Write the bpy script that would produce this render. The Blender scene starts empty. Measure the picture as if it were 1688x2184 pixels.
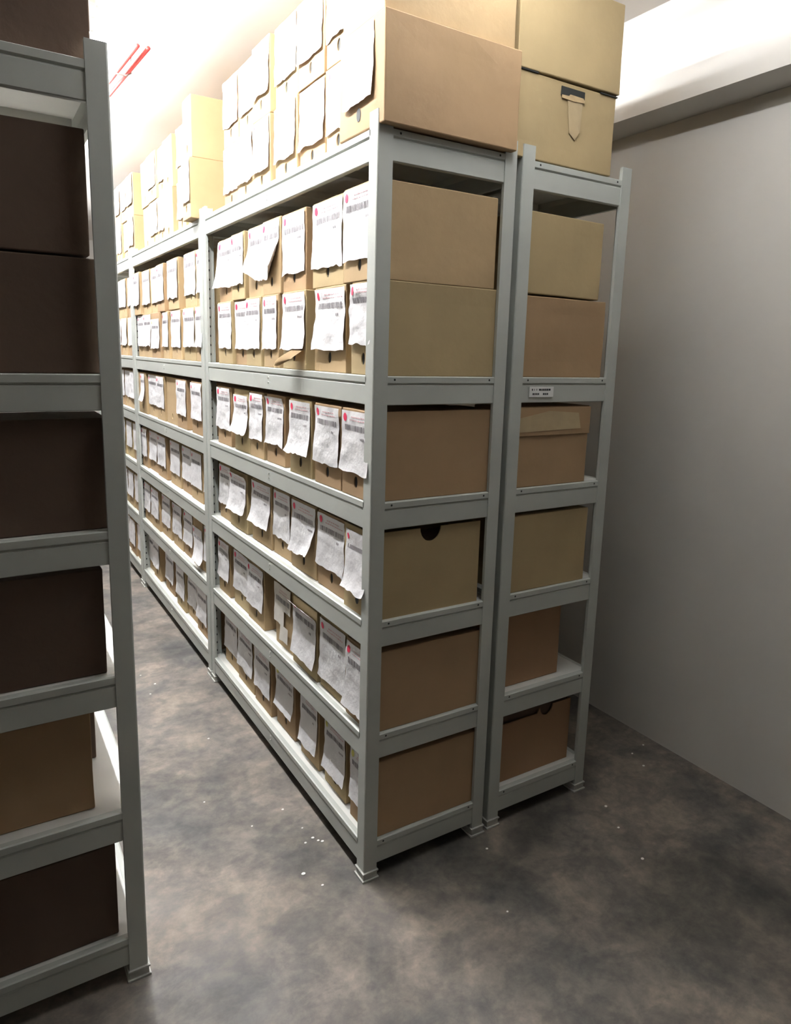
import bpy, bmesh, math, random
from mathutils import Vector, Matrix, noise

# ------------------------------------------------------------------ camera, world, exposure
sc = bpy.context.scene
C = sc.collection
cam_d = bpy.data.cameras.new('camera')
cam = bpy.data.objects.new('camera', cam_d)
C.objects.link(cam)
S = 2.13
ca, sa = math.cos(1.3912), math.sin(1.3912)
cb, sb = math.cos(-0.0268), math.sin(-0.0268)
cc, sn = math.cos(-0.5525), math.sin(-0.5525)
ROT = Matrix(((cc, -sn, 0), (sn, cc, 0), (0, 0, 1))) @ Matrix(((cb, 0, sb), (0, 1, 0), (-sb, 0, cb))) @ Matrix(((1, 0, 0), (0, ca, -sa), (0, sa, ca)))
cam.matrix_world = Matrix.Translation((-0.4201*S, -0.7430*S, 0.7255*S)) @ ROT.to_4x4()
cam_d.sensor_fit = 'HORIZONTAL'
cam_d.sensor_width = 36
cam_d.lens = 1483.32/1688*36
cam_d.shift_x = -11/1688
cam_d.shift_y = -68/1688
cam_d.clip_start = 0.02
sc.camera = cam
sc.view_settings.view_transform = 'Standard'
sc.view_settings.look = 'None'
sc.view_settings.gamma = 1
sc.view_settings.use_curve_mapping = False
sc.view_settings.exposure = 2.0
w = bpy.data.worlds.new('world'); sc.world = w
w.use_nodes = True
w.node_tree.nodes['Background'].inputs[0].default_value = (0.5, 0.55, 0.6, 1)
w.node_tree.nodes['Background'].inputs[1].default_value = 0.02
sc.cycles.use_denoising = True
sc.cycles.max_bounces = 10
sc.cycles.diffuse_bounces = 6
DIM = 25.0             # the weaker tube in front of the rack ends
TUBE = 91.0          # brightness of the fluorescent tubes over the aisle
PI = math.pi
rnd = random.Random(11)

# ------------------------------------------------------------------ measures (metres)
D, PW, HB, G = 0.445, 0.0435, 0.0765, 0.0256
LEV = [2.0925, 1.4865, 1.1474, 0.8075, 0.4641, 0.1218]      # tops of the six shelves
XB = D + G                                                  # rack behind
WX = 1.4145                                                 # face of the right wall
SZ = 2.4205                                                 # underside of the concrete beam
CZ = 2.76
XL = -0.613                                                 # aisle face of the rack on the left
BAY = 1.5
BH = 0.245

# ------------------------------------------------------------------ materials
def mat(name, col, rough=0.6, metal=0.0, var=0.0, scale=8.0, bump=0.0, bscale=60.0, col2=None, spec=0.5, stretch=None):
    m = bpy.data.materials.new(name); m.use_nodes = True
    nt = m.node_tree; N = nt.nodes; L = nt.links
    b = N['Principled BSDF']
    b.inputs['Roughness'].default_value = rough
    b.inputs['Metallic'].default_value = metal
    b.inputs['Specular IOR Level'].default_value = spec
    tc = N.new('ShaderNodeTexCoord')
    mp = N.new('ShaderNodeMapping')
    L.new(tc.outputs['Object'], mp.inputs[0])
    if stretch: mp.inputs['Scale'].default_value = stretch
    if var or col2:
        n = N.new('ShaderNodeTexNoise'); n.inputs['Scale'].default_value = scale; n.inputs['Detail'].default_value = 6
        L.new(mp.outputs[0], n.inputs['Vector'])
        r = N.new('ShaderNodeValToRGB')
        c2 = col2 or tuple(c*(1-var) for c in col)
        r.color_ramp.elements[0].position = 0.3; r.color_ramp.elements[1].position = 0.7
        r.color_ramp.elements[0].color = (*c2, 1); r.color_ramp.elements[1].color = (*col, 1)
        L.new(n.outputs['Fac'], r.inputs[0]); L.new(r.outputs[0], b.inputs['Base Color'])
    else:
        b.inputs['Base Color'].default_value = (*col, 1)
    if bump:
        n2 = N.new('ShaderNodeTexNoise'); n2.inputs['Scale'].default_value = bscale; n2.inputs['Detail'].default_value = 4
        L.new(mp.outputs[0], n2.inputs['Vector'])
        bp = N.new('ShaderNodeBump'); bp.inputs['Strength'].default_value = bump; bp.inputs['Distance'].default_value = 0.004
        L.new(n2.outputs['Fac'], bp.inputs['Height']); L.new(bp.outputs[0], b.inputs['Normal'])
    return m

M_RACK = mat('grey_rack_paint', (0.465, 0.485, 0.45), 0.42, var=0.07, scale=5)
M_RIB = mat('shelf_board_paint', (0.70, 0.70, 0.66), 0.5, var=0.06, scale=4)
M_FOOT = mat('foot_plastic', (0.52, 0.52, 0.48), 0.5, var=0.25, scale=40)
M_DOT = mat('hole_shade', (0.02, 0.022, 0.02), 0.7, var=0.2)  # near-black colour standing in for the shade inside holes and gaps
M_BOLT = mat('zinc_bolt', (0.75, 0.74, 0.70), 0.35, metal=0.6, var=0.1)
CARD = [mat('cardboard_tan', (0.44, 0.31, 0.165), 0.85, var=0.14, scale=5, bump=0.25, bscale=30),
        mat('cardboard_brown', (0.40, 0.262, 0.14), 0.85, var=0.16, scale=4, bump=0.25, bscale=25),
        mat('cardboard_olive', (0.43, 0.325, 0.17), 0.85, var=0.12, scale=6, bump=0.2, bscale=35),
        mat('cardboard_reddish', (0.38, 0.225, 0.118), 0.85, var=0.15, scale=4, bump=0.25, bscale=28)]
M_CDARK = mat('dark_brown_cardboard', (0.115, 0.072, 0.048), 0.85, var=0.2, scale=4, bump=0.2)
M_EDGE = mat('cardboard_cut_edge', (0.55, 0.40, 0.22), 0.9, var=0.2, scale=60)
M_PAPER = mat('white_paper', (0.77, 0.755, 0.765), 0.75, var=0.09, scale=14, bump=1.0, bscale=26)
M_PAPER2 = mat('cream_paper', (0.72, 0.68, 0.62), 0.78, var=0.08, scale=18, bump=0.5, bscale=22)
M_RED = mat('red_dot_ink', (0.85, 0.045, 0.12), 0.6, var=0.1)
M_PINK = mat('faded_red_print', (0.72, 0.42, 0.44), 0.7, var=0.15)
M_BAR = mat('grey_print', (0.26, 0.24, 0.25), 0.7, var=0.2, scale=90)
M_INK = mat('black_print', (0.05, 0.05, 0.055), 0.7, var=0.2)
M_YEL = mat('yellow_dot_ink', (0.72, 0.66, 0.18), 0.7, var=0.2)
M_TAPE = mat('clear_tape', (0.47, 0.36, 0.205), 0.3, var=0.15, scale=20, bump=0.15, bscale=50)
M_LABEL = mat('white_label_paper', (0.80, 0.80, 0.78), 0.6, var=0.05)
M_PIPE = mat('red_conduit', (0.30, 0.03, 0.025), 0.45, var=0.2)
M_CLAMP = mat('pipe_clamp_metal', (0.22, 0.14, 0.13), 0.5, metal=0.4, var=0.2)
M_LAMP = mat('lamp_housing', (0.75, 0.75, 0.73), 0.5, var=0.05)
M_SPECK = mat('white_speck', (0.85, 0.83, 0.78), 0.8, var=0.1)

def emis(name, col, s):
    m = bpy.data.materials.new(name); m.use_nodes = True
    b = m.node_tree.nodes['Principled BSDF']
    b.inputs['Base Color'].default_value = (*col, 1)
    b.inputs['Emission Color'].default_value = (*col, 1); b.inputs['Emission Strength'].default_value = s
    return m
M_TUBE = emis('lit_tube', (0.965, 0.98, 1.0), TUBE)
M_TUBE_DIM = emis('lit_tube_weak', (0.95, 0.975, 1.0), DIM)

def floor_mat():
    m = bpy.data.materials.new('worn_concrete'); m.use_nodes = True
    nt = m.node_tree; N = nt.nodes; L = nt.links; b = N['Principled BSDF']
    tc = N.new('ShaderNodeTexCoord')
    def nz(s, d, dist=0.0, rough=0.6, vec=(1, 1, 1)):
        mp = N.new('ShaderNodeMapping'); mp.inputs['Scale'].default_value = vec; L.new(tc.outputs['Object'], mp.inputs[0])
        n = N.new('ShaderNodeTexNoise'); n.inputs['Scale'].default_value = s; n.inputs['Detail'].default_value = d
        n.inputs['Distortion'].default_value = dist; n.inputs['Roughness'].default_value = rough
        L.new(mp.outputs[0], n.inputs['Vector']); return n
    def ramp(src, p0, c0, p1, c1):
        r = N.new('ShaderNodeValToRGB'); e = r.color_ramp.elements
        e[0].position = p0; e[0].color = (*c0, 1); e[1].position = p1; e[1].color = (*c1, 1)
        L.new(src.outputs['Fac'], r.inputs[0]); return r
    def mix(mode, fac, a, bb):
        x = N.new('ShaderNodeMix'); x.data_type = 'RGBA'; x.blend_type = mode; x.inputs[0].default_value = fac
        L.new(a, x.inputs[6]); L.new(bb, x.inputs[7]); return x.outputs[2]
    a = ramp(nz(3.0, 10, 0.6), 0.35, (0.112, 0.109, 0.104), 0.62, (0.262, 0.226, 0.191))
    d = ramp(nz(1.3, 6, 0.9), 0.38, (0.42, 0.44, 0.45), 0.55, (1, 1, 1))
    e = ramp(nz(26, 6, 0.2, 0.7), 0.35, (0.72, 0.72, 0.72), 0.7, (1.18, 1.15, 1.1))
    g = ramp(nz(7, 9, 0.4, 0.65, (1, 1.4, 1)), 0.44, (0.66, 0.66, 0.68), 0.56, (1.05, 1.03, 1.0))
    o = mix('MULTIPLY', 0.9, a.outputs[0], d.outputs[0])
    o = mix('MULTIPLY', 1.0, o, e.outputs[0])
    o = mix('MULTIPLY', 0.8, o, g.outputs[0])
    L.new(o, b.inputs['Base Color'])
    r = ramp(nz(4, 5), 0.3, (0.42,)*3, 0.7, (0.68,)*3); L.new(r.outputs[0], b.inputs['Roughness'])
    bp = N.new('ShaderNodeBump'); bp.inputs['Strength'].default_value = 0.15; bp.inputs['Distance'].default_value = 0.003
    L.new(nz(30, 6).outputs['Fac'], bp.inputs['Height']); L.new(bp.outputs[0], b.inputs['Normal'])
    return m
M_FLOOR = floor_mat()
M_WALL = mat('painted_plaster', (0.62, 0.595, 0.55), 0.75, col2=(0.54, 0.52, 0.485), scale=1.3, bump=0.12, bscale=14)
M_CEIL = mat('ceiling_plaster', (0.74, 0.70, 0.66), 0.85, var=0.06, scale=1.5, bump=0.1, bscale=12)

# ------------------------------------------------------------------ helpers
def link(name, me, parent=None, loc=None, rot=None):
    o = bpy.data.objects.new(name, me); C.objects.link(o)
    if parent: o.parent = parent
    if loc: o.location = loc
    if rot: o.rotation_euler = rot
    return o

def mesh(name, bm, *mats, smooth=False):
    me = bpy.data.meshes.new(name); bmesh.ops.recalc_face_normals(bm, faces=bm.faces)
    bm.to_mesh(me); bm.free()
    for m in mats: me.materials.append(m)
    if smooth:
        for p in me.polygons: p.use_smooth = True
    return me

def box(bm, x0, x1, y0, y1, z0, z1, bev=0.0, mi=0):
    v = [bm.verts.new(p) for p in ((x0, y0, z0), (x1, y0, z0), (x1, y1, z0), (x0, y1, z0), (x0, y0, z1), (x1, y0, z1), (x1, y1, z1), (x0, y1, z1))]
    fs = [bm.faces.new([v[i] for i in q]) for q in ((3, 2, 1, 0), (4, 5, 6, 7), (0, 1, 5, 4), (1, 2, 6, 5), (2, 3, 7, 6), (3, 0, 4, 7))]
    for f in fs: f.material_index = mi
    if bev:
        es = list({e for f in fs for e in f.edges})
        bmesh.ops.bevel(bm, geom=es, offset=bev, segments=2, affect='EDGES', profile=0.6)

def prism(bm, prof, axis, a, b, mi=0):
    """profile of (p, q) swept from a to b along axis 'x' or 'y' or 'z'"""
    def P(p, q, t):
        return {'x': (t, p, q), 'y': (p, t, q), 'z': (p, q, t)}[axis]
    A = [bm.verts.new(P(p, q, a)) for p, q in prof]; B = [bm.verts.new(P(p, q, b)) for p, q in prof]
    n = len(prof)
    fs = [bm.faces.new(A), bm.faces.new(B[::-1])]
    for i in range(n): fs.append(bm.faces.new((A[i], B[i], B[(i+1) % n], A[(i+1) % n])))
    for f in fs: f.material_index = mi

def disc(bm, c, nrm, r, n=10, ry=None, thick=0.0):
    """flat disc facing nrm ('x' or 'y' or 'z')"""
    ry = ry or r
    vs = []
    for i in range(n):
        a = 2*PI*i/n; p, q = r*math.cos(a), ry*math.sin(a)
        o = {'x': (0, p, q), 'y': (p, 0, q), 'z': (p, q, 0)}[nrm]
        vs.append(bm.verts.new((c[0]+o[0], c[1]+o[1], c[2]+o[2])))
    f = bm.faces.new(vs)
    if thick:
        r_ = bmesh.ops.extrude_face_region(bm, geom=[f])
        d = {'x': (-thick, 0, 0), 'y': (0, -thick, 0), 'z': (0, 0, thick)}[nrm]
        bmesh.ops.translate(bm, verts=[g for g in r_['geom'] if isinstance(g, bmesh.types.BMVert)], vec=d)

def tube(bm, pts, r, n=10):
    rings = []
    for i, p in enumerate(pts):
        p = Vector(p); t = (Vector(pts[min(i+1, len(pts)-1)]) - Vector(pts[max(i-1, 0)])).normalized()
        u = t.cross(Vector((0, 0, 1)));  u = (u if u.length > 0.1 else t.cross(Vector((1, 0, 0)))).normalized(); v = t.cross(u)
        rings.append([bm.verts.new(p + r*(math.cos(2*PI*k/n)*u + math.sin(2*PI*k/n)*v)) for k in range(n)])
    for a, b in zip(rings, rings[1:]):
        for k in range(n): bm.faces.new((a[k], a[(k+1) % n], b[(k+1) % n], b[k]))
    bm.faces.new(rings[0]); bm.faces.new(rings[-1][::-1])

def tag(o, label, cat, group=None):
    o['label'] = label; o['category'] = cat
    if group: o['group'] = group
    return o

def struct(name, bm, m):
    o = link(name, mesh(name, bm, m)); o['kind'] = 'structure'; return o

def empty(name, loc, rz=0.0):
    o = bpy.data.objects.new(name, None); C.objects.link(o); o.location = loc; o.rotation_euler = (0, 0, rz)
    o.empty_display_size = 0.1
    return o

# ------------------------------------------------------------------ the room
X0, Y0, Y1 = -5.5, -8.0, 7.6
bm = bmesh.new(); box(bm, X0-0.1, WX+0.2, Y0-0.1, Y1+0.1, -0.1, 0); struct('floor', bm, M_FLOOR)
bm = bmesh.new(); box(bm, X0-0.1, WX+0.2, Y0-0.1, Y1+0.1, CZ, CZ+0.1); struct('ceiling', bm, M_CEIL)
bm = bmesh.new(); box(bm, WX, WX+0.15, Y0, Y1, 0, CZ); struct('wall_right', bm, M_WALL)
bm = bmesh.new(); box(bm, X0-0.1, X0, Y0, Y1, 0, CZ); struct('wall_left', bm, M_WALL)
bm = bmesh.new(); box(bm, X0, WX, Y1, Y1+0.1, 0, CZ); struct('wall_far', bm, M_WALL)
bm = bmesh.new(); box(bm, X0, WX, Y0-0.1, Y0, 0, CZ); struct('wall_back', bm, M_WALL)
bm = bmesh.new(); box(bm, 1.247, WX, Y0, Y1, SZ, CZ); struct('trim_1', bm, M_WALL)

# ------------------------------------------------------------------ lamps over the aisle
def make_lamp():
    t = empty('ceiling_lamp', (0, 0, 0))
    bm = bmesh.new(); prism(bm, [(-0.03, 0), (0.03, 0), (0.022, -0.045), (-0.022, -0.045)], 'y', -0.62, 0.62)
    link('housing', mesh('housing', bm, M_LAMP), t)
    for s in (-1, 1):
        bm = bmesh.new(); box(bm, -0.014, 0.014, s*0.605-0.012, s*0.605+0.012, -0.088, -0.045, 0.003)
        link('tube_holder', mesh('tube_holder', bm, M_LAMP), t)
    bm = bmesh.new(); tube(bm, [(0, -0.592, -0.07), (0, 0.592, -0.07)], 0.013, 12)
    link('tube', mesh('tube', bm, M_TUBE, smooth=True), t)
    return t
def copy_tree(o, parent=None):
    c = o.copy(); C.objects.link(c); c.parent = parent
    for ch in [x for x in o.children]: copy_tree(ch, c)
    return c
lamp0 = make_lamp()
LAMPS = [(-0.42, 0.58, 'lit fluorescent tube on the ceiling over the near end of the aisle'),
         (-0.42, 2.00, 'lit fluorescent tube on the ceiling, second along the aisle'),
         (-0.42, 3.40, 'lit fluorescent tube on the ceiling, third along the aisle'),
         (-0.42, 5.00, 'lit fluorescent tube on the ceiling at the far end of the aisle'),
         (0.30, -0.20, 'lit fluorescent tube on the ceiling in front of the rack ends')]
for i, (x, y, lb) in enumerate(LAMPS):
    o = lamp0 if i == 0 else copy_tree(lamp0)
    o.location = (x, y, CZ); tag(o, lb, 'lamp', 'tube lamps on the ceiling')
    if i == 4:
        for ch in o.children:
            if ch.name.startswith('tube') and not ch.name.startswith('tube_holder'):
                ch.data = ch.data.copy(); ch.data.materials[0] = M_TUBE_DIM

# ------------------------------------------------------------------ shelving racks
def post_mesh(sx, sy):
    """L-shaped upright; its outer corner at the origin, legs running towards (sx, sy)"""
    bm = bmesh.new(); t = 0.0022; w = PW; r = 0.004
    prof = [(0, r), (r*0.3, r*0.3), (r, 0), (w, 0), (w, 0.011), (w-t, 0.011), (w-t, t), (r+t, t), (t, r+t), (t, w-t), (0.011, w-t), (0.011, w), (0, w)]
    prism(bm, [(sx*p, sy*q) for p, q in prof], 'z', 0.012, S)
    return mesh('upright', bm, M_RACK)
def holes_mesh(sx, sy):
    bm = bmesh.new()
    z = 0.06
    while z < S-0.03:
        disc(bm, (sx*0.024, sy*0.0028, z), 'y', 0.0042, 8, 0.0055)
        z += 0.0395
    return mesh('slot_holes', bm, M_DOT)  # slots are not cut; dark discs paint the shade inside them
def foot_mesh(sx, sy):
    bm = bmesh.new()
    def bb(a, b, z0, z1):
        xs = sorted((-sx*a, sx*b)); ys = sorted((-sy*a, sy*b)); box(bm, xs[0], xs[1], ys[0], ys[1], z0, z1, 0.0012)
    bb(0.006, PW+0.006, 0, 0.006); bb(0.0015, PW+0.0015, 0.006, 0.030); bb(0.0045, PW+0.0045, 0.024, 0.029)
    return mesh('foot', bm, M_FOOT)
def beam_prof():
    # (outward, z) measured from the outer face of the posts and the shelf top
    return [(0.004, 0.0), (0.0, -0.002), (0.0, -0.017), (0.005, -0.021), (0.002, -0.025), (0.002, -HB+0.002), (0.004, -HB), (0.016, -HB), (0.016, -HB+0.002), (0.006, -HB+0.003), (0.008, -0.022), (0.018, -0.004), (0.018, 0.0)]
Y_LEN = (PW*0.9, BAY-PW*0.9)
def long_beam(side):
    bm = bmesh.new()
    prism(bm, [((p if side == 0 else D-p), z) for p, z in beam_prof()], 'y', *Y_LEN)
    return mesh('long_beam', bm, M_RACK)
def end_beam(side):
    bm = bmesh.new()
    prism(bm, [((p+0.001 if side == 0 else BAY-p-0.001), z) for p, z in beam_prof()], 'x', PW*0.9, D-PW*0.9)
    return mesh('end_beam', bm, M_RACK)
def bolt_mesh():
    bm = bmesh.new()
    for dz, r in ((-0.035, 0.0045), (-0.052, 0.003)): disc(bm, (0.002, BAY/2, dz), 'x', r, 10, thick=0.003)
    return mesh('bolt', bm, M_BOLT)
def rivet_mesh():
    bm = bmesh.new()
    for x in (PW+0.022, D-PW-0.018): disc(bm, (x, 0.0009, -0.009), 'y', 0.0032, 8)
    return mesh('rivet_holes', bm, M_DOT)
def board_mesh():
    bm = bmesh.new()
    box(bm, 0.006, D-0.006, 0.006, BAY-0.006, -0.006, -0.0006)
    for y in (0.42, 0.75, 1.08): box(bm, 0.02, D-0.02, y-0.02, y+0.02, -0.028, -0.006)
    return mesh('shelf_board', bm, M_RIB)
ME = dict(board=board_mesh(), bolt=bolt_mesh(), rivet=rivet_mesh(), lb=[long_beam(0), long_beam(1)], eb=[end_beam(0), end_beam(1)])
PM = {(sx, sy): (post_mesh(sx, sy), holes_mesh(sx, sy), foot_mesh(sx, sy)) for sx in (-1, 1) for sy in (-1, 1)}
def make_rack(loc, rz, label, group):
    t = empty('shelving_rack', loc, rz); tag(t, label, 'shelving', group)
    for sx, sy, x, y in ((1, 1, 0, 0), (-1, 1, D, 0), (1, -1, 0, BAY), (-1, -1, D, BAY)):
        p, h, f = PM[(sx, sy)]
        u = link('upright', p, t, (x, y, 0)); link('slot_holes', h, u); link('foot', f, u)
    for z in LEV:
        link('shelf_board', ME['board'], t, (0, 0, z))
        for i in (0, 1):
            b = link('long_beam', ME['lb'][i], t, (0, 0, z))
            if i == 0: link('bolt', ME['bolt'], b)
            e = link('end_beam', ME['eb'][i], t, (0, 0, z))
            if i == 0: link('rivet_holes', ME['rivet'], e)
    return t
GR = 'grey steel shelving racks'
BY = [0.0, 1.518, 3.036]
make_rack((0, BY[0], 0), 0, 'grey steel rack in the middle, its end and long front both facing the camera', GR)
make_rack((0, BY[1], 0), 0, 'grey steel rack of the long aisle row, directly behind the nearest one', GR)
make_rack((0, BY[2], 0), 0, 'farthest grey steel rack of the long aisle row, mostly hidden by the dark post', GR)
rackB = make_rack((XB, 0.006, 0), 0, 'grey steel rack nearest the right wall, only its narrow end showing', GR)
make_rack((XL, BAY, 0), PI, 'dark foreground steel rack cut off by the left edge of the photo', GR)

# small label on the rack near the wall
sl = link('shelf_label', mesh('shelf_label', (lambda b: (box(b, 0.543, 0.641, 0.0052, 0.0060, 1.4275, 1.4585), b)[1])(bmesh.new()), M_LABEL))
tag(sl, 'small white label with two lines of black writing on the end beam', 'label')
bm = bmesh.new()
for zc, runs in ((1.4495, [(0.552, 0.556), (0.562, 0.564), (0.571, 0.573), (0.581, 0.589), (0.591, 0.594), (0.596, 0.601), (0.603, 0.609), (0.611, 0.618), (0.620, 0.628)]),
                 (1.4365, [(0.556, 0.562), (0.564, 0.568), (0.570, 0.575), (0.577, 0.582), (0.598, 0.605), (0.607, 0.612), (0.614, 0.619)])):
    for a, b in runs: box(bm, a, b, 0.0047, 0.0053, zc-0.0028, zc+0.0028)
link('black_writing', mesh('black_writing', bm, M_INK), sl)

# ------------------------------------------------------------------ file boxes
def solid_box(W, Dp, H, seed, hole=True):
    """cardboard box: front at x=0 facing -x, width along y, base at z=0; a finger hole is cut in the front"""
    bm = bmesh.new()
    bmesh.ops.create_cube(bm, size=1)
    bmesh.ops.scale(bm, vec=(Dp, W, H), verts=bm.verts); bmesh.ops.translate(bm, vec=(Dp/2, 0, H/2), verts=bm.verts)
    bmesh.ops.subdivide_edges(bm, edges=bm.edges[:], cuts=4, use_grid_fill=True)
    for v in bm.verts:
        fx, fy, fz = v.co.x/Dp, v.co.y/W+0.5, v.co.z/H
        bul = lambda a, b: math.sin(PI*min(max(a, 0), 1))*math.sin(PI*min(max(b, 0), 1))
        n = noise.noise_vector(Vector((seed*7.1+fx*2, fy*2, fz*2)))*0.0016
        v.co += Vector((n.x, n.y, 0))
        if fx < 0.01 and 0.3 < fz: v.co.x += 0.002*bul(fy, fz)
        if fx > 0.99: v.co.x -= 0.002*bul(fy, fz)
        if fy < 0.01: v.co.y += 0.0028*bul(fx, fz)
        if fy > 0.99: v.co.y -= 0.0028*bul(fx, fz)
        if fz > 0.99: v.co.z += n.z*0.6 - 0.002*bul(fx, fy)
    es = [e for e in bm.edges if len(e.link_faces) == 2 and e.calc_face_angle(0) > 1.0]
    bmesh.ops.bevel(bm, geom=es, offset=0.0028, segments=2, affect='EDGES', profile=0.5)
    me = mesh('body', bm, CARD[0], CARD[0], smooth=False)
    if not hole: return me
    o = link('body', me)
    bm = bmesh.new(); prism(bm, [(0.0105*math.cos(2*PI*i/18), 0.043+0.0165*math.sin(2*PI*i/18)) for i in range(18)], 'x', -0.02, 0.016)
    cut = link('cutter', mesh('cutter', bm, CARD[0]))
    md = o.modifiers.new('b', 'BOOLEAN'); md.operation = 'DIFFERENCE'; md.object = cut; md.solver = 'EXACT'
    dg = bpy.context.evaluated_depsgraph_get()
    me2 = bpy.data.meshes.new_from_object(o.evaluated_get(dg))
    bpy.data.objects.remove(o); bpy.data.objects.remove(cut); bpy.data.meshes.remove(me)
    return me2
_cache = {}
def body_mesh(W, Dp, H, ci, hole=True):
    key = (round(W, 2), round(Dp, 2), H, hole)
    if key not in _cache: _cache[key] = solid_box(key[0], key[1], H, len(_cache), hole)
    k2 = key + (ci,)
    if k2 not in _cache:
        m = _cache[key].copy(); m.materials.clear(); m.materials.append(CARD[ci]); _cache[k2] = m
    return _cache[k2]
bm = bmesh.new(); disc(bm, (0.0035, 0, 0.043), 'x', 0.0108, 18, 0.0168)
HOLE = mesh('finger_hole', bm, M_DOT)  # dark disc just behind the front, painting in the shade of the hole

class Sheet:
    """a sheet taped to the front of a box; S(s, t): s from the far edge to the near edge, t from top to bottom"""
    def __init__(self, w, h, ztop, yc=0.0, curl=0.008, flare=0.0, side=0.0, skew=0.0, wav=0.0018, seed=0, topfold=0.0, corner=0.0, cs=0):
        self.__dict__.update(locals())
    def __call__(self, s, t, off=0.0):
        y = self.yc + (0.5-s)*self.w + self.skew*t + 0.0035*noise.noise(Vector((self.seed*2.3+(0 if s < 0.5 else 5), t*6, 4.0)))*abs(s-0.5)*2 + self.flare*t**4*(1 if s < 0.5 else -0.3)*abs(s-0.5)*2
        z = self.ztop - self.h*t + 0.25*self.curl*t**5
        n = noise.noise(Vector((self.seed*3.7+s*2.4, t*3.1, 0.3)))
        n2 = noise.noise(Vector((self.seed*5.1+s*6, t*7, 1.3)))
        x = 0.0022 + 0.6*self.curl*t**4 + self.wav*(n+0.6)*1.6 + 0.0020*n2 + self.side*t**2*(s-0.5)*2*(1 if (s-0.5)*self.side > 0 else 0.2)
        z += (0.009*noise.noise(Vector((self.seed*1.7+s*3, 9.1, 0)))+0.005*noise.noise(Vector((self.seed*1.7+s*11, 3.1, 0))))*t**5
        if self.corner:
            k = max(0.0, (s if self.cs else 1-s) + t - 1.35)/0.65
            x += self.corner*k*0.9; y += (-1 if not self.cs else 1)*self.corner*k*0.9; z += self.corner*k*1.1
        if self.topfold:
            k = max(0.0, 0.18-t)/0.18; x += self.topfold*k*k; z -= self.topfold*0.3*k
        return Vector((-(max(x, 0.0015)+off), y, z))
    def mesh(self, m, mask=None):
        bm = bmesh.new(); nu, nv = 12, 18
        V = [[bm.verts.new(self(i/nu, j/nv)) for i in range(nu+1)] for j in range(nv+1)]
        for j in range(nv):
            for i in range(nu):
                if mask and not mask((i+0.5)/nu, (j+0.5)/nv): continue
                bm.faces.new((V[j][i], V[j][i+1], V[j+1][i+1], V[j+1][i]))
        bmesh.ops.delete(bm, geom=[v for v in bm.verts if not v.link_faces], context='VERTS')
        return mesh('paper_sheet', bm, m, smooth=True)
    def patch(self, bm, s0, s1, t0, t1, off=0.0007, n=1):
        for k in range(n):
            a, b = s0+(s1-s0)*k/n, s0+(s1-s0)*(k+1)/n
            bm.faces.new([bm.verts.new(self(*p, off)) for p in ((a, t0), (b, t0), (b, t1), (a, t1))])
    def blob(self, bm, s, t, r, off=0.0009, n=10, squash=1.25):
        cen = bm.verts.new(self(s, t, off))
        rg = [bm.verts.new(self(s+r*math.cos(2*PI*k/n)/self.w, t+r*squash*math.sin(2*PI*k/n)/self.h, off)) for k in range(n)]
        for k in range(n): bm.faces.new((cen, rg[k], rg[(k+1) % n]))

ORD = ['first', 'second', 'third', 'fourth', 'fifth', 'sixth', 'seventh', 'eighth']
def file_box(x, y0, y1, z, label, group, ci=None, sheet=None, detail=2, H=BH, Dp=0.375, rz=0.0, hole=True, dot='red', cream=False, mask=None, tz=0.0):
    W = y1-y0
    ci = rnd.choice([0, 0, 2, 1]) if ci is None else ci
    t = empty('file_box', (x, (y0+y1)/2, z), rz); tag(t, label, 'box', group)
    q = round(W, 2); dd = round(Dp, 2)
    b = link('body', body_mesh(W, Dp, H, ci, hole), t); b.scale = (Dp/dd, W/q*0.985, 1)
    if hole: link('finger_hole', HOLE, t)
    if sheet is not False:
        sd = rnd.random()*100
        a = dict(w=W*0.93, h=0.172, ztop=H-0.006, curl=rnd.choice([0.003, 0.005, 0.009]), wav=0.0012+0.0012*rnd.random(), seed=sd,
                 skew=rnd.uniform(-0.004, 0.004), flare=rnd.uniform(-0.004, 0.010), yc=rnd.uniform(-0.004, 0.004))
        a.update(sheet or {})
        sh = Sheet(**a)
        sm = link('paper_sheet', sh.mesh(M_PAPER2 if cream else M_PAPER, mask), t)
        if cream: sm['label'] = 'cream paper sheet'
        if detail >= 1:
            if dot:
                bm = bmesh.new(); sh.blob(bm, 0.13, 0.11, 0.0095 if detail > 1 else 0.007)
                link(dot + '_dot', mesh('dot', bm, M_RED if dot == 'red' else M_YEL), sm)
            bm = bmesh.new(); s = 0.12
            while s < 0.93:
                wd = rnd.choice([0.012, 0.02, 0.03, 0.05]); sh.patch(bm, s, min(s+wd, 0.95), 0.225, 0.315); s += wd + rnd.choice([0.008, 0.015, 0.02])
            link('barcode_strip', mesh('barcode_strip', bm, M_BAR), sm)
        if detail >= 2:
            bm = bmesh.new()
            for tt, a0, a1 in ((0.085, 0.36, 0.80), (0.135, 0.30, 0.88)):
                s = a0
                while s < a1:
                    wd = rnd.uniform(0.02, 0.07); sh.patch(bm, s, s+wd, tt, tt+0.018); s += wd+0.02
            link('faded_heading', mesh('faded_heading', bm, M_PINK), sm)
            bm = bmesh.new()
            for k in range(rnd.randint(2, 4)):
                sh.patch(bm, 0.72+0.05*k, 0.75+0.05*k, 0.40+0.01*rnd.random(), 0.44)
            link('written_number', mesh('written_number', bm, M_BAR), sm)
    return t

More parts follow.
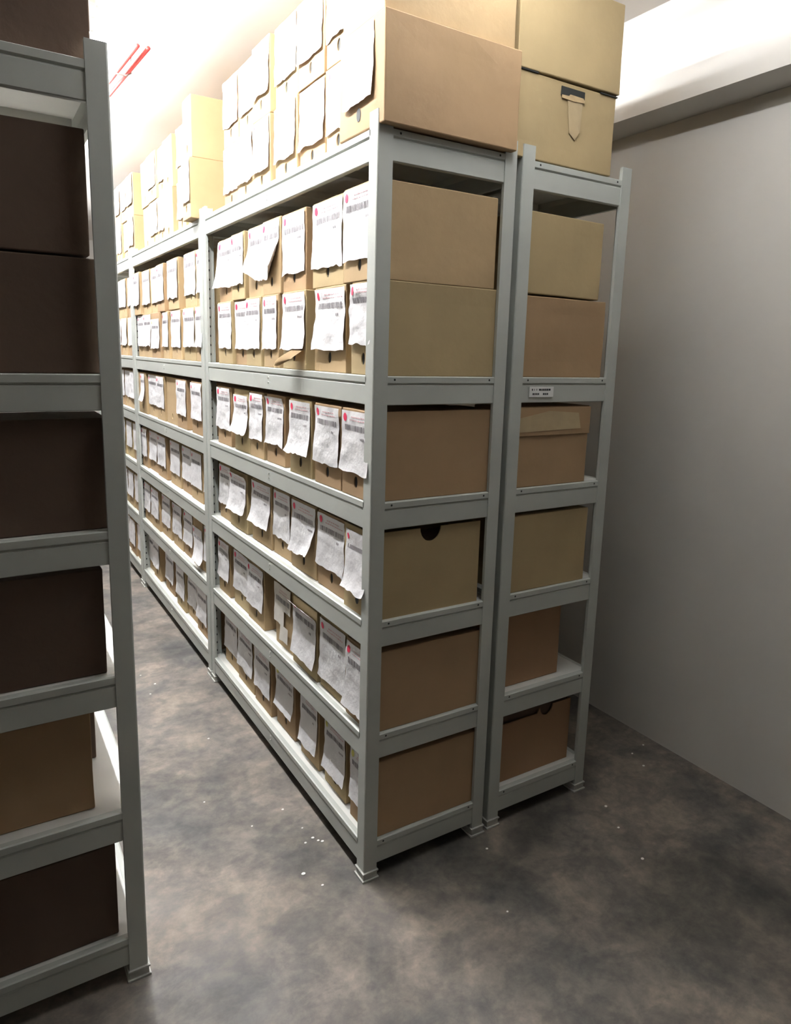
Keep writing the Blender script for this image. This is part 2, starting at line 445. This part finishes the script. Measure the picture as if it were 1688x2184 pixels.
# y ranges of the boxes seen on each shelf, nearest first
SH = {
 (0, 'second shelf from the top, lower layer'): (1, 0, [(0.012, 0.150), (0.191, 0.402), (0.433, 0.623), (0.660, 0.801), (0.822, 0.981), (0.983, 1.138), (1.140, 1.320)]),
 (0, 'second shelf from the top, upper layer'): (1, 1, [(0.012, 0.200), (0.215, 0.425), (0.458, 0.646), (0.648, 0.812), (0.817, 0.979), (1.007, 1.159), (1.161, 1.340)]),
 (0, 'third shelf from the top'): (2, 0, [(0.012, 0.184), (0.191, 0.372), (0.399, 0.575), (0.635, 0.809), (0.825, 0.972), (0.982, 1.157), (1.197, 1.383)]),
 (0, 'fourth shelf from the top'): (3, 0, [(0.012, 0.179), (0.189, 0.392), (0.404, 0.610), (0.623, 0.788), (0.798, 1.010), (1.054, 1.270), (1.276, 1.435)]),
 (0, 'fifth shelf from the top'): (4, 0, [(0.012, 0.167), (0.174, 0.368), (0.378, 0.582), (0.606, 0.768), (0.868, 1.055), (1.057, 1.250), (1.287, 1.445)]),
 (0, 'bottom shelf'): (5, 0, [(0.012, 0.152), (0.195, 0.354), (0.398, 0.551), (0.610, 0.791), (0.816, 1.002), (1.021, 1.219), (1.241, 1.428)]),
 (1, 'second shelf from the top, lower layer'): (1, 0, [(1.535, 1.654), (1.661, 1.859), (1.930, 2.123), (2.205, 2.334), (2.354, 2.556), (2.558, 2.758), (2.781, 2.960)]),
 (1, 'second shelf from the top, upper layer'): (1, 1, [(1.535, 1.640), (1.642, 1.843), (1.944, 2.154), (2.253, 2.413), (2.415, 2.588), (2.590, 2.790), (2.805, 2.990)]),
 (1, 'third shelf from the top'): (2, 0, [(1.588, 1.774), (1.858, 2.050), (2.064, 2.290), (2.312, 2.495), (2.526, 2.740), (2.762, 2.980)]),
 (1, 'fourth shelf from the top'): (3, 0, [(1.535, 1.660), (1.683, 1.882), (1.896, 2.075), (2.103, 2.320), (2.383, 2.591), (2.609, 2.819), (2.839, 3.000)]),
 (1, 'fifth shelf from the top'): (4, 0, [(1.535, 1.696), (1.715, 1.885), (1.899, 2.081), (2.096, 2.297), (2.346, 2.553), (2.571, 2.781), (2.801, 2.990)]),
 (1, 'bottom shelf'): (5, 0, [(1.535, 1.651), (1.663, 1.853), (1.880, 2.063), (2.078, 2.264), (2.363, 2.570), (2.671, 2.840), (2.851, 3.000)]),
}
BAYN = ['nearest rack of the aisle', 'second rack of the aisle', 'farthest rack of the aisle']
SHORT = {0: 'top shelf', 1: 'second shelf', 2: 'third shelf', 3: 'fourth shelf', 4: 'fifth shelf', 5: 'bottom shelf'}
# what the photo shows on single boxes of the nearest rack: (level, layer, index) -> look, sheet settings
tri = lambda s, t: not (s > 0.55 and 0.45 < t < 0.72 and s-0.55 > (t-0.45)*0.1) and not (t > 0.72 and (s < 0.42 or s > 0.80))
SPEC = {
 (1, 1, 3): ('folded-up sheet corner', dict(corner=0.030, cs=1, curl=0.006)),
 (1, 1, 4): ('folded-back sheet corner', dict(corner=0.036, cs=0, curl=0.006)),
 (1, 1, 6): ('swinging sheet', dict(side=-0.02, curl=0.01, skew=0.012)),
 (1, 1, 1): ('ragged-edged sheet', dict(flare=0.012)),
 (1, 0, 0): ('crumpled sheet', dict(wav=0.006, h=0.160)),
 (1, 0, 2): ('torn cardboard flap', dict(curl=0.014, skew=-0.004)),
 (1, 0, 1): ('large creased sheet', dict(wav=0.0045, flare=0.008)),
 (2, 0, 5): ('foot-flared sheet', dict(curl=0.034, flare=0.03, h=0.158, ztop=0.222)),
 (2, 0, 2): ('bent-footed sheet', dict(curl=0.026, flare=0.018, h=0.175)),
 (2, 0, 3): ('sheet folded over the box top', dict(topfold=0.006, curl=0.01)),
 (2, 0, 1): ('torn-cornered sheet', dict(wav=0.004)),
 (3, 0, 5): ('sheet curling up at its foot', dict(curl=0.028, flare=0.01, topfold=0.01)),
 (3, 0, 4): ('sheet with a bent foot', dict(curl=0.024, flare=0.012)),
 (3, 0, 2): ('sheet with a curled lower edge', dict(curl=0.020, corner=0.02, cs=1, h=0.185)),
 (3, 0, 0): ('long sheet folded forward at its foot', dict(curl=0.034, h=0.180)),
 (4, 0, 3): ('torn sheet hanging in a strip', dict(wav=0.003, h=0.21)),
 (4, 0, 2): ('sheet peeling off at the top', dict(topfold=0.022, curl=0.022, h=0.20)),
 (4, 0, 1): ('big smooth sheet', dict(h=0.20, curl=0.01)),
 (4, 0, 0): ('overhanging sheet', dict(h=0.21, curl=0.022)),
 (5, 0, 1): ('ragged-footed sheet', dict(h=0.185, curl=0.016, flare=0.006)),
 (5, 0, 2): ('frayed-footed sheet', dict(h=0.19, curl=0.02)),
 (5, 0, 3): ('crisp-footed sheet', dict(h=0.165, curl=0.018)),
}
for (bay, shelf), (lv, layer, rows) in SH.items():
    for i, (a, b) in enumerate(rows):
        z = LEV[lv] + layer*BH
        look, sheet = SPEC.get((lv, layer, i), (None, None)) if bay == 0 else (None, None)
        sheet = dict(sheet) if sheet else {}
        if lv in (1,): sheet.setdefault('h', 0.185 if layer else 0.178)
        kw = {}; xf = 0.012 + (0.014 if lv >= 3 else 0) + (0.008 if lv == 5 else 0) + rnd.uniform(-0.008, 0.011)
        if lv == 5: kw['dot'] = 'yellow' if (bay == 0 and i in (0, 1, 3)) else None
        if bay == 0 and lv == 4 and i == 3: kw['mask'] = tri; kw['cream'] = True; kw['dot'] = None
        if bay == 1 and lv == 2 and i == 2: sheet = False; look = 'no sheet'
        if bay == 1 and lv == 1 and layer == 0 and i == 4: kw['dot'] = 'yellow'; sheet.update(h=0.16, ztop=0.21); look = 'yellow-dotted sheet'
        if bay == 1 and lv == 4 and i == 1: sheet = dict(curl=0.04, skew=-0.05, h=0.17, ztop=0.20); look = 'sheet hanging off askew'
        if bay == 1 and lv == 2 and i == 5: sheet = dict(curl=0.03, w=0.11, yc=-0.02, h=0.17); look = 'torn narrow sheet'
        if bay == 0 and i == 0: kw['Dp'] = {(1, 0): 0.39, (1, 1): 0.365, (2, 0): 0.385, (3, 0): 0.37, (4, 0): 0.385, (5, 0): 0.38}[(lv, layer)] + 0.03 - xf
        lay = '' if lv != 1 else (', upper layer' if layer else ', lower layer')
        look = look or 'white sheet'
        lb = '%s box with %s, %s in from the near post, %s%s, %s rack' % ('brown', look, ORD[i], SHORT[lv], lay, ('nearest', 'second')[bay])
        words = lb.split()
        if len(words) > 16:
            lb = 'box with %s, %s from near post, %s%s, %s rack' % (look, ORD[i], SHORT[lv], lay, ('nearest', 'second')[bay])
        gp = 'file boxes on the %s of the %s' % (shelf, BAYN[bay])
        ci = None
        if bay == 0 and i == 0: ci = {(1, 0): 2, (1, 1): 0, (2, 0): 1, (3, 0): 2, (4, 0): 1, (5, 0): 1}[(lv, layer)]
        if bay == 0 and lv == 3 and i == 0: continue        # the box with the half-round cut is built below
        file_box(xf, a, b, z, lb, gp, ci, sheet, 2 if bay == 0 else 1, **kw)

# farthest rack: only its near boxes show past the dark post
for lv in (1, 2, 3, 4, 5):
    for layer in ((0, 1) if lv == 1 else (0,)):
        for i in range(4):
            a = 3.075 + i*0.205 + rnd.uniform(0, 0.01)
            lay = '' if lv != 1 else (', upper layer' if layer else ', lower layer')
            file_box(0.015+rnd.uniform(0, 0.01), a, a+0.188, LEV[lv]+layer*BH,
                     'brown box with white sheet, %s in from near post, %s%s, farthest rack' % (ORD[i], SHORT[lv], lay),
                     'file boxes on the %s of the farthest rack of the aisle' % SHORT[lv] + lay, None, {}, 0)

# boxes on the very top
TOPN = ['nearest', 'second', 'farthest']
TOP = [(0, [(0.232, 0.385), (0.405, 0.596), (0.600, 0.789), (0.815, 0.985), (0.990, 1.175), (1.180, 1.365)]),
       (1, [(1.540, 1.672), (1.690, 1.872), (1.925, 2.075), (2.146, 2.330), (2.335, 2.490), (2.495, 2.690), (2.700, 2.880)]),
       (2, [(3.080, 3.270), (3.290, 3.480), (3.500, 3.690), (3.720, 3.905)])]
for bay, rows in TOP:
    for layer in (0, 1):
        for i, (a, b) in enumerate(rows):
            xf = 0.045 + rnd.uniform(-0.006, 0.012)
            k = i+1 if bay == 0 else i
            sh = {} if rnd.random() < 0.75 else False
            lb = 'overexposed %s box, %s from the near end, %s layer on top of the %s rack' % ('sheeted' if sh is not False else 'bare', ORD[k], ('lower', 'upper')[layer], TOPN[bay])
            if bay == 1 and i == 0: xf = -0.035 if layer == 0 else -0.025
            file_box(xf, a, b, LEV[0]+layer*BH, lb, 'file boxes on top of the %s rack' % TOPN[bay], None, sh, 1 if bay == 0 else 0, dot=None if sh is False else 'red')

# ------------------------------------------------------------------ special cartons seen from the end
def carton(name, loc, dims, label, group, ci, rz=0.0, tilt=0.0):
    """plain closed carton: x from 0 to dx, y from 0 to dy"""
    dx, dy, dz = dims
    t = empty(name, loc, rz); tag(t, label, 'box', group)
    t.rotation_euler = (0, tilt, rz)
    key = ('c', dims)
    if key not in _cache:
        me = solid_box(dy, dx, dz, len(_cache), hole=False)
        for v in me.vertices: v.co.y += dy/2
        _cache[key] = me
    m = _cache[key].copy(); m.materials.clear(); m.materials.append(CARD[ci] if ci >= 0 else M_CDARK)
    link('body', m, t)
    return t
def open_carton(loc, dims, notch, label, group, ci, notch_r, cut_top=0.0):
    """open box whose panel facing the camera has a half-round hand cut at notch (x from its left end)"""
    dx, dy, dz = dims; th = 0.004
    t = empty('file_box', loc); tag(t, label, 'box', group)
    m = CARD[ci]
    prof = [(0, 0), (dx, 0), (dx, dz)]
    for k in range(13):
        a = PI*k/12
        prof.append((notch+notch_r*math.cos(a), dz-notch_r*1.15*math.sin(a)))
    if cut_top: prof += [(notch-notch_r-0.012, dz-cut_top)]; prof.append((0, dz-cut_top))
    else: prof.append((0, dz))
    bm = bmesh.new(); prism(bm, prof, 'y', 0, th)
    p = link('notched_panel', mesh('notched_panel', bm, m), t); p['label'] = 'end panel with a half-round hand cut'
    bm = bmesh.new()
    box(bm, 0, dx, th, dy, 0, th); box(bm, 0, th, th, dy, th, dz); box(bm, dx-th, dx, th, dy, th, dz-0.004); box(bm, th, dx-th, dy-th, dy, th, dz)
    link('body', mesh('body', bm, m), t)
    return t, m
EG = 'box ends facing the camera'
t, m = open_carton((0.014, 0.014, LEV[3]), (0.372, 0.162, 0.252), 0.193, 'olive-brown box with half-round hand cut, fourth shelf, nearest rack', EG, 2, 0.036)
sh = Sheet(w=0.135, h=0.180, ztop=0.238, yc=0.081, curl=0.034, seed=4.2)
sm = link('paper_sheet', sh.mesh(M_PAPER), t)
bm = bmesh.new(); sh.blob(bm, 0.13, 0.11, 0.0075); link('red_dot', mesh('red_dot', bm, M_RED), sm)
bm = bmesh.new(); sh.patch(bm, 0.1, 0.95, 0.235, 0.30, n=5); link('barcode_strip', mesh('barcode_strip', bm, M_BAR), sm)
bm = bmesh.new(); disc(bm, (-0.0006, 0.081, 0.043), 'x', 0.0105, 16, 0.0165); link('finger_hole', mesh('finger_hole', bm, M_DOT), t)
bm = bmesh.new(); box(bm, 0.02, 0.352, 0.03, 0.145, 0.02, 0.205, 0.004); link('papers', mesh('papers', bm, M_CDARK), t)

# top of the nearest rack: big carton pushed out over the end beam, another on it
c1 = carton('carton', (0.002, -0.022, LEV[0]+0.003), (0.420, 0.235, 0.250), 'large brown carton jutting over the end beam on top of the nearest rack', 'cartons on top of the racks', 1)
sh = Sheet(w=0.155, h=0.175, ztop=0.242, yc=0.128, curl=0.008, seed=8.8)
sm = link('paper_sheet', sh.mesh(M_PAPER), c1)
bm = bmesh.new(); disc(bm, (-0.0008, 0.128, 0.045), 'x', 0.0108, 18, 0.0168); link('finger_hole', mesh('finger_hole', bm, M_DOT), c1)
c2 = carton('carton', (0.010, -0.005, LEV[0]+0.258), (0.400, 0.220, 0.245), 'upper brown carton stacked above the large jutting one', 'cartons on top of the racks', 0)
# top of the rack by the wall
c3 = carton('carton', (0.424, 0.010, LEV[0]+0.003), (0.398, 0.36, 0.222), 'tan carton with a taped hand hole on top of the rack nearest the wall', 'cartons on top of the racks', 2, tilt=0.0)
c4 = carton('carton', (0.432, 0.004, LEV[0]+0.228), (0.398, 0.37, 0.245), 'upper tan carton on the one with the hand hole, nearest the wall', 'cartons on top of the racks', 2)
c4.rotation_euler = (0, -0.012, 0); c4.location.z += -0.001
bm = bmesh.new(); box(bm, 0.176, 0.268, -0.0016, 0.012, 0.186, 0.210); hh = link('hand_hole', mesh('hand_hole', bm, M_DOT), c3); hh['label'] = 'dark rectangular hand hole'
bm = bmesh.new()
prism(bm, [(0.178, 0.187), (0.205, 0.188), (0.210, 0.193), (0.262, 0.192), (0.268, 0.186), (0.268, 0.180), (0.224, 0.177), (0.178, 0.179)], 'y', -0.0028, -0.0018)
link('torn_flap', mesh('torn_flap', bm, M_EDGE), c3)
bm = bmesh.new(); prism(bm, [(0.203, 0.180), (0.262, 0.180), (0.258, 0.100), (0.240, 0.076), (0.216, 0.092)], 'y', -0.0006, 0.0008)
link('tape', mesh('tape', bm, M_TAPE), c3)
for a, b, z0, z1 in ((-0.0005, 0.085, 0.2215, 0.2255), (0.33, 0.401, 0.220, 0.2235)):
    bm = bmesh.new(); box(bm, a, b, -0.004, 0.004, z0, z1); link('seam_shade', mesh('seam_shade', bm, M_DOT), c3)  # near-black bars painting the shade in the gap under the upper carton

# ends on the rack by the wall
bx = XB+0.025
carton('file_box', (0.497, 0.016, LEV[1]), (0.358, 0.19, 0.238), 'brown box below the tilted one, second shelf of the rack nearest the wall', EG, 1)
u = carton('file_box', (0.500, 0.016, LEV[1]+0.240), (0.318, 0.19, 0.230), 'tan box end on the upper layer, second shelf of the rack nearest the wall', EG, 2)
u.rotation_euler = (0, 0.012, 0); u.location.z += 0.005
s3 = carton('file_box', (0.492, 0.016, LEV[2]), (0.324, 0.19, 0.245), 'lidded box with clear tape, third shelf of the rack nearest the wall', EG, 1)
bm = bmesh.new(); box(bm, -0.003, 0.327, -0.003, 0.005, 0.160, 0.247, 0.0015); box(bm, -0.003, 0.327, 0.005, 0.193, 0.2465, 0.2495)
link('lid', mesh('lid', bm, CARD[1]), s3)
bm = bmesh.new(); prism(bm, [(0.01, 0.172), (0.285, 0.178), (0.272, 0.228), (0.150, 0.236), (0.02, 0.214)], 'y', -0.0042, -0.0032)
link('tape', mesh('tape', bm, M_TAPE), s3)
s4 = carton('file_box', (0.494, 0.016, LEV[3]), (0.350, 0.19, 0.250), 'olive box filling the fourth shelf of the rack nearest the wall', EG, 2)
carton('file_box', (0.490, 0.052, LEV[4]), (0.300, 0.19, 0.262), 'reddish box set well back on the fifth shelf, rack nearest the wall', EG, 3)
t, m = open_carton((0.494, 0.044, LEV[5]), (0.366, 0.18, 0.232), 0.250, 'open box with a curved hand cut, bottom shelf of the rack nearest the wall', EG, 3, 0.030, 0.020)
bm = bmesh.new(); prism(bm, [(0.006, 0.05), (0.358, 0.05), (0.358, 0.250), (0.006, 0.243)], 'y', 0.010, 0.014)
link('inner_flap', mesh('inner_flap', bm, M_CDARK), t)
# tab bumps on the lower box end of the second shelf (nearest rack)
bm = bmesh.new()
for a, b, z0, z1 in ((0.075, 0.140, 0.240, 0.2485), (0.245, 0.300, 0.238, 0.2465)): box(bm, a, b, -0.0025, 0.0035, z0, z1, 0.001)
bm2 = bm
for o in C.objects:
    if o.get('label', '').startswith('brown box with crumpled sheet'):
        link('lid_tabs', mesh('lid_tabs', bm2, CARD[2]), o, (0, -0.069, 0)); break

# torn cardboard flap hanging off the third box of the lower layer
for o in C.objects:
    if 'torn cardboard flap' in o.get('label', ''):
        bm = bmesh.new(); nu, nv = 6, 8
        V = []
        for j in range(nv+1):
            r_ = []
            for i in range(nu+1):
                s, q = i/nu, j/nv
                yy = -0.045 + (0.5-s)*0.075*(1+0.3*q) + 0.02*q
                r_.append(bm.verts.new((-0.002-0.060*math.sin(1.9*q)*(1-0.35*s), yy, 0.066-0.062*q+0.030*s*q*q)))
            V.append(r_)
        for j in range(nv):
            for i in range(nu): bm.faces.new((V[j][i], V[j][i+1], V[j+1][i+1], V[j+1][i]))
        bmesh.ops.solidify(bm, geom=bm.faces[:], thickness=0.002)
        link('torn_flap', mesh('torn_flap', bm, CARD[0], smooth=True), o); break

# ------------------------------------------------------------------ foreground rack on the left: dark box ends
LG = 'box ends in the dark foreground rack'
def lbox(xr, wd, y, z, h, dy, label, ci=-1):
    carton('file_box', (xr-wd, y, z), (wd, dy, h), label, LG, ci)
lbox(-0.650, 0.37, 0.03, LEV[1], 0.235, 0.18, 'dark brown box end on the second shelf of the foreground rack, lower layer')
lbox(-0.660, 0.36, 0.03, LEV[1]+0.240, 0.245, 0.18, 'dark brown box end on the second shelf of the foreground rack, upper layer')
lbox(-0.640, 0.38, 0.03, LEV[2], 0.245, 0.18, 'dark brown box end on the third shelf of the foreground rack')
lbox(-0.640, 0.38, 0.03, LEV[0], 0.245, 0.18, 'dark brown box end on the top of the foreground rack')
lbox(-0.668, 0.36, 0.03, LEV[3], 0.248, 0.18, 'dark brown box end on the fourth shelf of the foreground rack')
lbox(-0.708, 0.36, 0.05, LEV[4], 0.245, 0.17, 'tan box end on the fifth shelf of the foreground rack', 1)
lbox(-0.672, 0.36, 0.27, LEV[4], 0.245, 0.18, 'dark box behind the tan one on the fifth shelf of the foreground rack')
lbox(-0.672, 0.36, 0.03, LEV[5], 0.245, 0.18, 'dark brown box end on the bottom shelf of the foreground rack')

# ------------------------------------------------------------------ conduits under the ceiling
def pipe(name, pts, r, label):
    bm = bmesh.new(); tube(bm, pts, r, 12)
    return tag(link(name, mesh(name, bm, M_PIPE, smooth=True)), label, 'pipe', 'red conduits under the ceiling')
p1 = pipe('conduit', [(-0.275, 2.20, 2.70), (-0.235, 1.50, 2.70)], 0.008, 'left one of two thin red conduits under the ceiling, top left')
p2 = pipe('conduit', [(-0.235, 2.20, 2.70), (-0.195, 1.50, 2.70)], 0.008, 'right one of two thin red conduits under the ceiling, top left')
bm = bmesh.new(); tube(bm, [(-0.285, 1.80, 2.725), (-0.283, 1.80, 2.695), (-0.262, 1.80, 2.682), (-0.225, 1.80, 2.682), (-0.204, 1.80, 2.695), (-0.202, 1.80, CZ)], 0.004, 8)
tag(link('pipe_clamp', mesh('pipe_clamp', bm, M_CLAMP, smooth=True)), 'dark clamp holding the two red conduits to the ceiling', 'clamp')

# ------------------------------------------------------------------ white specks on the floor
SP = [(-0.05, 0.25, 5), (-0.04, 0.23, 4), (-0.03, 0.22, 5), (-0.08, 0.24, 4), (-0.14, 0.12, 6), (-0.25, 1.57, 5), (-0.06, 0.31, 3), (-0.08, 0.43, 4), (-0.17, 0.99, 4), (0.41, -0.07, 4), (1.35, 0.09, 4),
      (1.26, 0.07, 4), (1.23, -0.01, 5), (0.91, -0.11, 5), (0.86, -0.21, 4), (0.81, -0.35, 5), (-0.11, 0.05, 4), (-0.29, 1.48, 4), (-0.29, 1.69, 4), (0.3, -0.3, 3), (-0.2, 0.4, 3), (-0.3, 0.6, 3)]
bm = bmesh.new()
for x, y, r in SP:
    disc(bm, (x, y, 0.0003), 'z', r*0.0011, 7, r*0.0009, thick=0.0012)
o = link('paint_specks', mesh('paint_specks', bm, M_SPECK)); o['kind'] = 'stuff'
tag(o, 'white paint specks scattered on the concrete floor', 'specks')
